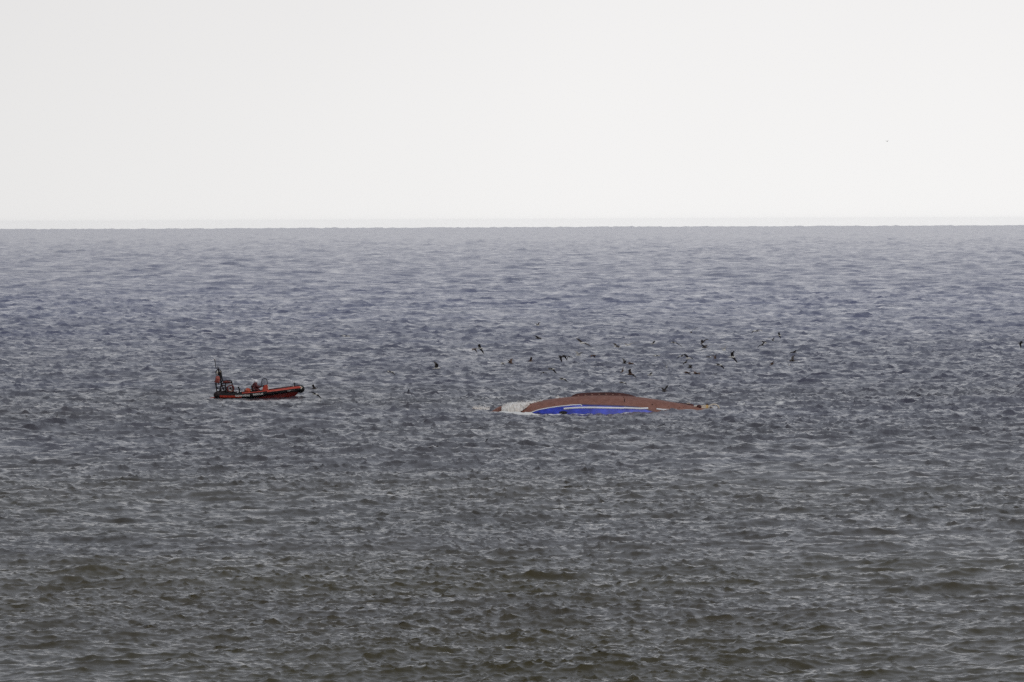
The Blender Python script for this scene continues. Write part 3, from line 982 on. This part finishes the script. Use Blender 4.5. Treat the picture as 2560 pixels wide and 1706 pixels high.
# hose wound low round the reels
MB().ball((BX(556), -0.45, BZ(981)), (0.34, 0.3, 0.16)).build('hose_coil', M_TUBE_END, rib)
MB().box((BX(565), -0.8, BZ(983.6)), (0.14, 0.1, 0.1), rot=Matrix.Rotation(rad(-30), 3, 'Y'), bevel=0.02).build('deck_cleat', M_STEEL, rib)
for px, py in ((573, 963.8), (574, 974), (580, 972.5), (577.5, 976.8), (580, 977.5)):
    MB().ball((BX(px), -0.66, BZ(py)), (0.035, 0.03, 0.030), seg=8, rings=6).build('reel_bolt', M_CREAM, cage)

# ---- mast
mast = empty('mast', (0, 0, 0)); mast.parent = rib
def mbar(name, pts, r=0.024, mat=M_FRAME, n=7, sm=1):
    return MB().tube(catmull([Vector(p) for p in pts], 4) if sm and len(pts) > 2 else pts, r * 1.3, n=n).build(name, mat, mast)
mbar('mast_leg', [(BX(542.5), -0.2, BZ(979)), (BX(540.5), -0.2, BZ(967)), (BX(538.5), -0.2, BZ(957))], 0.036)
mbar('mast_leg', [(BX(541.8), 0.15, BZ(979)), (BX(541.2), 0.15, BZ(966)), (BX(541.6), 0.15, BZ(957))], 0.022)
mbar('mast_leg', [(BX(556), -0.2, BZ(967)), (BX(552.5), -0.2, BZ(953)), (BX(551), -0.2, BZ(940)), (BX(549.5), -0.15, BZ(930))], 0.050)
mbar('mast_leg', [(BX(556.5), 0.2, BZ(953)), (BX(554.5), 0.2, BZ(944)), (BX(553), 0.2, BZ(934)), (BX(553), 0.2, BZ(928.5))], 0.040)
mbar('mast_head_loop', [(BX(546), -0.12, BZ(937)), (BX(541), -0.12, BZ(937)), (BX(540.2), -0.12, BZ(933)), (BX(540.5), -0.12, BZ(929)), (BX(542.5), -0.12, BZ(926)), (BX(545), -0.12, BZ(924.4)), (BX(548), -0.12, BZ(925)), (BX(551.5), -0.1, BZ(925.4)), (BX(553), -0.1, BZ(928)), (BX(553.6), -0.1, BZ(934)), (BX(553.8), -0.1, BZ(937.6))], 0.030)
mbar('mast_head_post', [(BX(548), -0.1, BZ(938)), (BX(548), -0.1, BZ(930)), (BX(545.6), -0.1, BZ(922))], 0.055)
MB().ball((BX(548.2), -0.1, BZ(935.4)), (0.12, 0.10, 0.13)).build('radar_reflector', M_FRAME, mast)
MB().ball((BX(543.6), 0.0, BZ(931.2)), (0.085, 0.08, 0.10)).build('navigation_light', M_CREAM, mast)
MB().ball((BX(551.2), 0.02, BZ(929.6)), (0.04, 0.04, 0.08)).build('navigation_light', M_CREAM, mast)
MB().tube([(BX(545.8), -0.1, BZ(923)), (BX(545.4), -0.1, BZ(919)), (BX(544.2), -0.1, BZ(914.4))], [0.07, 0.04, 0.014], n=8).build('mast_tip', M_FRAME, mast)
mbar('antenna', [(BX(541.2), 0.05, BZ(921.8)), (BX(539.5), 0.05, BZ(916.5)), (BX(538.6), 0.05, BZ(908)), (BX(537.0), 0.05, BZ(900)), (BX(536.8), 0.05, BZ(897.5))], 0.022)
MB().ball((BX(537.0), 0.05, BZ(896.4)), (0.045, 0.045, 0.05)).build('masthead_light', M_WHITE, mast)
MB().tube([(BX(534.5), 0.05, BZ(898.4)), (BX(540.8), 0.05, BZ(898.6))], 0.010, n=6).build('wind_vane', M_PINKRED, mast)
MB().tube([(BX(537.4), 0.05, BZ(901)), (BX(542.5), 0.05, BZ(901.6))], 0.015, n=6).build('wind_vane', M_FRAME, mast)
# furled red canister and flag hanging on the mast
rows = []
rng = random.Random(9)
for i in range(13):
    u = i / 12
    py = 940 + 17 * u
    w = 0.10 + 0.12 * math.sin(math.pi * min(1, u * 0.8 + 0.1))
    rows.append([Vector((BX(544.4 + 0.4 * u) + w * 0.92 * math.cos(t) + rng.uniform(-.02, .02), -0.25 + w * 0.7 * math.sin(t), BZ(py))) for t in [2 * math.pi * k / 12 for k in range(12)]])
MB().grid(rows, closed=True, cap=True).build('liferaft_bag', M_PINKRED, mast)
MB().prism([(BX(536), BZ(953.5)), (BX(539.5), BZ(948)), (BX(540), BZ(956.5)), (BX(537), BZ(956))], -0.3, -0.22).build('flag_corner', M_REEL, mast, smooth=False)
MB().tube([(BX(539), -0.1, BZ(956.5)), (BX(553), -0.1, BZ(956.8))], 0.030, n=7).build('cross_bar', M_FRAME, mast)
MB().tube([(BX(529), -0.25, BZ(953.2)), (BX(537), -0.25, BZ(953))], 0.014, n=6).build('flag_staff', M_FRAME, mast)
MB().tube([(BX(547), -0.2, BZ(957)), (BX(547), -0.2, BZ(960.8))], 0.045, n=8).build('hailer', M_FRAME, mast)
MB().box((BX(543.6), -0.2, BZ(970.3)), (0.15, 0.1, 0.14), bevel=0.02).build('winch', M_FRAME, mast)
MB().tube([(BX(545), -0.2, BZ(971.4)), (BX(550), -0.2, BZ(971.4))], 0.016, n=6).build('winch_bar', M_FRAME, mast)

# ================================================================== the helmsman
def skin_body(name, joints, edges, radii, mat, sub=2):
    me = bpy.data.meshes.new(name)
    me.from_pydata([tuple(j) for j in joints], edges, [])
    o = bpy.data.objects.new(name, me)
    col.objects.link(o)
    m = o.modifiers.new('skin', 'SKIN')
    for i, r in enumerate(radii):
        me.skin_vertices[0].data[i].radius = (r[0], r[1]) if isinstance(r, tuple) else (r, r)
    me.skin_vertices[0].data[0].use_root = True
    s = o.modifiers.new('sub', 'SUBSURF'); s.levels = sub; s.render_levels = sub
    dg = bpy.context.evaluated_depsgraph_get()
    me2 = bpy.data.meshes.new_from_object(o.evaluated_get(dg))
    o.modifiers.clear()
    o.data = me2
    me2.polygons.foreach_set('use_smooth', [True] * len(me2.polygons))
    me2.materials.clear(); me2.materials.append(mat)
    return o
person = empty('person', rib_o)
tag(person, 'helmsman in dark red suit and white helmet leaning over the wheel', 'person')
def PV(px, py, y): return (BX(px), y, BZ(py))
J = [PV(635.0, 973.5, 0), PV(636.5, 968.5, 0), PV(638.2, 963, 0), PV(638.9, 959.8, 0), PV(640.0, 956.6, 0),      # pelvis, waist, chest, upper chest, neck
     PV(638.8, 960.2, -0.2), PV(643.2, 967.6, -0.27), PV(649.2, 968.6, -0.22), PV(654.2, 966.8, -0.16),      # near arm
     PV(638.8, 960.2, 0.2), PV(642.6, 966.2, 0.25), PV(649, 967.4, 0.2), PV(654, 966.4, 0.1),              # far arm
     PV(634.8, 974, -0.12), PV(647.0, 974.0, -0.2), PV(646.2, 985.5, -0.2), PV(650, 986.6, -0.22),            # near leg
     PV(634.8, 974, 0.12), PV(647.5, 973.6, 0.2), PV(647, 985.5, 0.2), PV(650.8, 986.6, 0.22)]
E = [(0, 1), (1, 2), (2, 3), (3, 4), (3, 5), (5, 6), (6, 7), (7, 8), (3, 9), (9, 10), (10, 11), (11, 12), (0, 13), (13, 14), (14, 15), (15, 16), (0, 17), (17, 18), (18, 19), (19, 20)]
R_ = [(0.23, 0.22), (0.24, 0.24), (0.25, 0.25), (0.19, 0.22), 0.10, 0.13, 0.115, 0.09, 0.045, 0.13, 0.115, 0.09, 0.045, 0.15, 0.12, 0.085, 0.06, 0.14, 0.12, 0.085, 0.06]
body = skin_body('body', J, E, R_, M_SUIT)
body.parent = person
head = MB().ball(PV(640.3, 954.0, 0), (0.095, 0.078, 0.115), rot=Matrix.Rotation(rad(18), 3, 'Y'))
head.ball((BX(640.3) + 0.098, 0, BZ(954.6)), (0.022, 0.014, 0.018), seg=8, rings=6)
head.ball((BX(640.3) + 0.02, -0.078, BZ(954.2)), (0.02, 0.012, 0.03), seg=8, rings=6)
head.ball((BX(640.3) + 0.02, 0.078, BZ(954.2)), (0.02, 0.012, 0.03), seg=8, rings=6)
head_o = head.build('head', M_SKIN, person)
helm = MB()
helm.ball((BX(640.3), 0, BZ(953.6)), (0.175, 0.15, 0.155), seg=20, rings=12, rot=Matrix.Rotation(rad(14), 3, 'Y'))
helm.box((BX(640.1) + 0.12, 0, BZ(954.0)), (0.10, 0.18, 0.02), rot=Matrix.Rotation(rad(20), 3, 'Y'), bevel=0.008)
helm.box((BX(639.6), 0, BZ(950.2)), (0.10, 0.035, 0.05), bevel=0.015)
helm.build('helmet', M_WHITE, person)
for s_ in (-1, 1):
    MB().ball((BX(640.3) + 0.085, s_ * 0.032, BZ(953.9)), (0.012, 0.012, 0.008), seg=8, rings=6).build('eye', M_BLACK, head_o)
MB().box((BX(640.3) + 0.088, 0, BZ(956.2)), (0.012, 0.045, 0.008)).build('mouth', M_BLACK, head_o)
# hands: palm, four fingers curled over the wheel rim, thumb
for s_, (px, py, y) in ((-1, (654.6, 966.4, -0.16)), (1, (654.8, 966.2, 0.1))):
    hb = MB()
    c = Vector((BX(px), y, BZ(py)))
    hb.ball(c, (0.045, 0.036, 0.022), seg=10, rings=7)
    for k in range(4):
        o_ = (k - 1.5) * 0.017
        ln = (0.036, 0.044, 0.041, 0.032)[k]
        hb.tube([c + Vector((0.030, o_, 0.004)), c + Vector((0.030 + ln * 0.7, o_, 0.006)), c + Vector((0.030 + ln, o_, -0.014)), c + Vector((0.022 + ln * 0.8, o_, -0.032))], 0.0085, n=6)
    hb.tube([c + Vector((-0.01, -s_ * 0.034, 0)), c + Vector((0.018, -s_ * 0.052, -0.006)), c + Vector((0.04, -s_ * 0.045, -0.014))], 0.010, n=6)
    hb.build('glove', M_BLACK, person)
vest = MB()
rows = []
for (px, py, wx, wy) in [(635.4, 971.5, 0.22, 0.25), (637.2, 967, 0.25, 0.275), (638.6, 963, 0.245, 0.27), (639.2, 960.2, 0.18, 0.23), (639.6, 958.2, 0.11, 0.14)]:
    rows.append([Vector((BX(px) + wx * math.cos(t), wy * math.sin(t), BZ(py) - 0.08 * math.cos(t))) for t in [2 * math.pi * k / 18 for k in range(18)]])
vest.grid(rows, closed=True)
vest.build('lifejacket', M_SUIT, person)
MB().box((BX(641.6), -0.17, BZ(960.6)), (0.055, 0.05, 0.05), bevel=0.012).build('strobe_light', M_CREAM, person)
MB().tube([PV(634.8, 968, -0.25), PV(634.4, 972, -0.25), PV(637, 976.2, -0.24)], 0.013, n=6).build('harness_strap', M_STEEL, person)

# ================================================================== gulls
M_GWHITE = material('gull_white', (0.86, 0.84, 0.78), rough=0.8, var=0.15, var_scale=20)
M_GGREY = material('gull_dark_wing', (0.078, 0.064, 0.056), rough=0.8, var=0.4, var_scale=14)
M_GBROWN = material('gull_brown', (0.15, 0.088, 0.060), rough=0.85, var=0.5, var_scale=16)
M_GPALE = material('gull_pale_wing', (0.45, 0.43, 0.40), rough=0.8, var=0.3, var_scale=14)
M_BEAK = material('gull_beak', (0.45, 0.26, 0.04), rough=0.5, var=0.2)

def make_gull(px, py, dist, lt, rt_, head_deg, pitch_deg, coat, label, size=1.0):
    """lt/rt_: wing tips in photo pixels relative to the body; head_deg 0 = flies right, 90 = away"""
    loc = at_dist(px, py, dist)
    sc = FPX / dist
    o = empty('gull', loc)
    hd = Vector((math.cos(rad(head_deg)) * math.cos(rad(pitch_deg)), math.sin(rad(head_deg)) * math.cos(rad(pitch_deg)), math.sin(rad(pitch_deg))))
    side = Vector((-math.sin(rad(head_deg)), math.cos(rad(head_deg)), 0))
    up = hd.cross(side).normalized()
    body_m = {'w': M_GWHITE, 'b': M_GBROWN, 'd': M_GGREY, 'p': M_GWHITE}[coat]
    wing_m = {'w': M_GGREY, 'b': M_GBROWN, 'd': M_GGREY, 'p': M_GPALE}[coat]
    mb = MB()
    prof = [(-0.30, 0.004, 0.07), (-0.24, 0.010, 0.055), (-0.17, 0.026, 0.034), (-0.09, 0.052, 0.05), (0.0, 0.066, 0.062), (0.08, 0.060, 0.056), (0.14, 0.040, 0.038), (0.17, 0.036, 0.035), (0.205, 0.034, 0.033), (0.235, 0.020, 0.020), (0.245, 0.008, 0.008)]
    rows = []
    for x, h, w in prof:
        rows.append([(hd * x + up * (h * math.sin(t)) + side * (w * math.cos(t))) * size for t in [2 * math.pi * k / 10 for k in range(10)]])
    mb.grid(rows, closed=True, cap=True)
    mb.build('body', body_m, o)
    MB().tube([hd * 0.238 * size, hd * 0.285 * size - up * 0.008, hd * 0.30 * size - up * 0.016], [0.010 * size, 0.007 * size, 0.003 * size], n=6).build('beak', M_BEAK, o)
    L_ = 0.66 * size
    for idx, (tx, ty) in enumerate((lt, rt_)):
        v = Vector((tx / sc, 0, -ty / sc))
        ln = v.length
        if ln < L_:
            dep = math.sqrt(L_ * L_ - ln * ln)
            # put the missing length in depth, on the side that keeps the wings apart
            sgn = 1 if (idx == 0) else -1
            if abs(side.y) > 0.35:
                sgn = (1 if side.y > 0 else -1) * (1 if idx == 0 else -1)
            v.y = sgn * dep
        bend = (up * 0.10 + hd * 0.07) * size
        root = hd * 0.03 * size
        wrist = v * 0.46 + bend + root
        tip = v
        pts = [root + v * 0.03, root + v * 0.24 + bend * 0.7, wrist, v * 0.75 + bend * 0.55, tip]
        ch = [0.20, 0.20, 0.18, 0.12, 0.02]
        wb_ = MB()
        rows = []
        for p, c in zip(pts, ch):
            c *= size
            f = hd * (c * 0.32); b_ = -hd * (c * 0.68)
            th = up * 0.012 * size
            rows.append([p + f, p + f * 0.3 + th, p + b_, p + f * 0.3 - th])
        wb_.grid(rows, closed=True, cap=True)
        wb_.build('wing', wing_m, o)
    tag(o, label, 'gull', 'gulls flying around the capsized hull')
    return o

# (x, y, dist, left tip, right tip, heading, pitch, coat, label)
GULLS = [
 (1186, 873, 760, (-3, 3), (5, 7), 200, 0, 'b', 'small brown gull, left one of the close pair far left of the flock'),
 (1200, 871, 745, (0, -8), (7, 11), 150, 0, 'w', 'dark winged gull, right one of the close pair far left of the flock'),
 (1345, 814, 900, (-7, -4), (5, -6), 215, 5, 'w', 'topmost white breasted gull above the left part of the flock'),
 (1347, 846, 840, (-10, -5), (4, 2), 180, 0, 'd', 'slim dark gull gliding below the topmost left gull'),
 (1456, 858, 800, (-12, -9), (16, 7), 215, -8, 'w', 'wide winged gull with white breast banking down to the right'),
 (1256, 910, 760, (-4, -2), (5, 1), 30, 0, 'p', 'pale gull low over a wave beside a brown gull'),
 (1277, 908, 740, (-8, -6), (3, -8), 190, 15, 'b', 'brown gull with both wings raised right of a pale gull'),
 (1326, 903, 745, (-3, 2), (1, -8), 20, 0, 'b', 'small brown gull with one wing straight up, left of the flock middle'),
 (1403, 893, 750, (-5, -2), (1, 10), 180, 0, 'd', 'leftmost dark gull of the tight trio left of the flock middle'),
 (1412, 891, 760, (-4, -1), (4, 8), 170, 0, 'd', 'middle dark gull of the tight trio left of the flock middle'),
 (1423, 892, 770, (-5, 7), (8, 4), 250, 0, 'd', 'rightmost gull of the tight trio, wings arched downward'),
 (1445, 889, 765, (-7, -8), (9, -6), 330, 0, 'p', 'gull with white belly and wings raised in a shallow v'),
 (1461, 902, 770, (-4, -1), (4, 1), 0, 0, 'd', 'tiny dark gull below the white bellied v winged gull'),
 (1484, 889, 765, (-5, 3), (3, 5), 200, 0, 'b', 'small brown gull with drooping wings above the hull middle'),
 (1380, 923, 700, (-6, 1), (8, 9), 170, 0, 'w', 'gull with pale back and one wing trailing down left of centre'),
 (1359, 932, 705, (-7, 6), (8, 5), 250, 0, 'd', 'gull with arched wings just below the pale backed gull'),
 (1407, 948, 690, (-5, 0), (9, 6), 180, -5, 'w', 'white headed gull gliding right just above the hull'),
 (1542, 867, 790, (-14, -7), (3, 2), 10, -6, 'w', 'gull with pale trailing body left of the upper flock'),
 (1569, 863, 800, (-14, -2), (18, -3), 350, 0, 'p', 'thin gull with wings spread nearly level in the upper flock'),
 (1632, 860, 810, (-3, 1), (4, -6), 0, 10, 'w', 'small gull with one dark wing up and white breast'),
 (1684, 857, 800, (1, 0), (16, 8), 180, 5, 'w', 'white bodied gull with one long arched dark wing'),
 (1728, 831, 860, (-11, -9), (11, -8), 270, 0, 'd', 'highest dark gull with wings in a wide v above the flock'),
 (1757, 856, 800, (-1, -5), (11, -5), 220, -30, 'd', 'dark gull with folded wings diving above a v winged gull'),
 (1762, 869, 790, (-7, -6), (10, -4), 200, 0, 'd', 'small v winged gull directly below the diving dark gull'),
 (1641, 890, 760, (-6, 1), (6, 1), 10, 0, 'p', 'pale gull flying level in the flock middle'),
 (1703, 891, 760, (-8, 5), (6, -2), 20, 0, 'w', 'slim gull left of an arched pair near the flock middle'),
 (1721, 896, 750, (-8, -8), (9, 2), 200, 0, 'w', 'gull with one wing bent upward left and white underside'),
 (1713, 907, 745, (-4, 5), (7, -6), 45, 10, 'd', 'dark gull with tilted wings under the bent winged gull'),
 (1702, 916, 730, (-4, 2), (4, -2), 45, 0, 'd', 'tiny dark gull below and left of the tilted dark gull'),
 (1561, 908, 735, (-5, -9), (3, -5), 40, 0, 'd', 'dark gull with wings swept up above the right end of the keel'),
 (1575, 910, 735, (-6, -2), (6, 1), 0, 0, 'b', 'level brown gull just right of a gull with swept up wings'),
 (1666, 918, 725, (-6, -8), (6, -9), 280, 0, 'p', 'gull with both wings cupped upward over a white belly'),
 (1725, 919, 720, (-4, -5), (4, -4), 330, 0, 'd', 'dark gull with short raised wings above two brown gulls'),
 (1718, 932, 700, (-3, 0), (6, 5), 170, 0, 'b', 'left brown gull of the low pair under the flock'),
 (1740, 934, 700, (-11, -2), (7, 2), 350, 0, 'b', 'right brown gull of the low pair with level wings'),
 (1556, 929, 705, (-1, 0), (2, -9), 60, 20, 'b', 'brown gull with wings up, left of a swooping pale gull'),
 (1576, 936, 700, (0, -10), (11, 7), 160, 0, 'b', 'swooping brown gull with one wing up and one down'),
 (1625, 938, 700, (-4, 1), (3, -5), 20, 0, 'p', 'small pale gull alone between the keel and the low brown pair'),
 (1557, 957, 680, (-5, 1), (7, 4), 180, 0, 'w', 'gull with white head skimming just above the hull keel'),
 (1660, 978, 665, (-10, -6), (8, -11), 310, 0, 'd', 'lowest gull, slim dark wing raised beside the right half of the hull'),
 (1889, 828, 860, (-7, 4), (12, 0), 0, 0, 'p', 'white gull highest above the right part of the flock'),
 (1949, 839, 845, (-1, -6), (2, 6), 180, 0, 'w', 'gull with bright white head and dark vertical wings, upper right'),
 (1932, 851, 800, (-9, -3), (4, -4), 250, 15, 'd', 'bulky dark gull with spread wings, upper right'),
 (1912, 858, 805, (-9, -4), (3, -1), 200, 0, 'w', 'gull overlapping a lower one beside the bulky dark gull'),
 (1905, 863, 800, (-8, 5), (6, -5), 45, 0, 'd', 'slanting dark gull beneath the bulky dark gull'),
 (1811, 876, 780, (-10, -5), (5, -7), 240, 0, 'p', 'gull with pale body and wings raised right of the flock middle'),
 (1774, 893, 760, (-6, 1), (4, 1), 180, 0, 'w', 'small gull touching a brown gull from the left'),
 (1788, 896, 755, (-7, -5), (2, -8), 60, 10, 'b', 'brown gull with raised wings right of the small touching gull'),
 (1831, 893, 750, (3, -11), (9, 11), 180, 0, 'w', 'gull with wings vertical, one up and one down, cream back'),
 (1798, 913, 730, (-4, 0), (10, 8), 180, 0, 'w', 'cream headed gull with brown wing curving down'),
 (1790, 936, 700, (-3, 1), (4, -1), 0, 0, 'd', 'tiny dark gull below the right side of the flock'),
 (1930, 911, 730, (-5, 1), (4, -6), 40, 25, 'b', 'small mottled gull with wings half folded at the right'),
 (1984, 881, 770, (-7, 3), (9, -4), 20, 0, 'd', 'upper slim gull of the right hand trio'),
 (1981, 902, 745, (-4, 2), (5, -10), 200, 0, 'd', 'middle gull of the right hand trio with one wing up'),
 (1973, 913, 735, (-12, -14), (17, -9), 270, 0, 'w', 'lowest gull of the right hand trio, wings in a large v'),
 (862, 841, 850, (-9, 0), (10, 2), 0, 0, 'p', 'lone pale gull flying far above and right of the rescue boat'),
 (977, 930, 730, (-6, 0), (8, 7), 160, 0, 'p', 'whitish gull with one dark wing tip between boat and flock'),
 (1091, 921, 735, (-5, -12), (-1, -9), 10, 5, 'w', 'lone gull with a tall raised wing and cream body'),
 (786, 972, 715, (-2, -8), (7, -1), 190, 0, 'd', 'black gull with raised wings just ahead of the rescue boat bow'),
 (789, 986, 700, (-12, -3), (10, 9), 150, 0, 'w', 'gull with spread bent wings under the black one at the bow'),
 (2553, 858, 780, (3, -3), (0, 10), 180, 0, 'd', 'black gull with hanging wing at the right edge'),
 (142, 1042, 640, (1, -5), (-2, 2), 60, 0, 'd', 'largest of the small dark birds low over the water at the far left'),
 (66, 1041, 640, (-2, -1), (1, 2), 0, 0, 'd', 'tiny dark bird over the water near the left edge'),
 (327, 1013, 680, (-1, -3), (1, 3), 90, 0, 'd', 'tiny upright dark bird left of the rescue boat'),
 (556, 1014, 680, (-2, -2), (1, 4), 60, 0, 'd', 'tiny dark bird on the water below the rescue boat stern'),
 (174, 1010, 690, (0, -3), (1, 2), 90, 0, 'd', 'tiny dark bird highest of those at the far left'),
 (2218, 354, 900, (-3, -1), (3, -2), 300, 0, 'd', 'single tiny bird high in the pale sky'),
]
for i, g in enumerate(GULLS):
    px, py, dist, lt, rt_, h, p_, coat, lab = g
    sc = FPX / dist
    ext = max(math.hypot(*lt), math.hypot(*rt_)) / sc
    tiny = ext < 0.17
    sz = 1.38
    k_ = 1.38
    lt = (lt[0] * k_, lt[1] * k_); rt_ = (rt_[0] * k_, rt_[1] * k_)
    if ext * 1.0 < 0.45: sz = max(1.0, ext / 0.34)
    if tiny: sz = 0.36
    if ext > 0.66: sz = ext / 0.66
    g_ = make_gull(px, py, dist, lt, rt_, h, p_, coat, lab, size=sz)
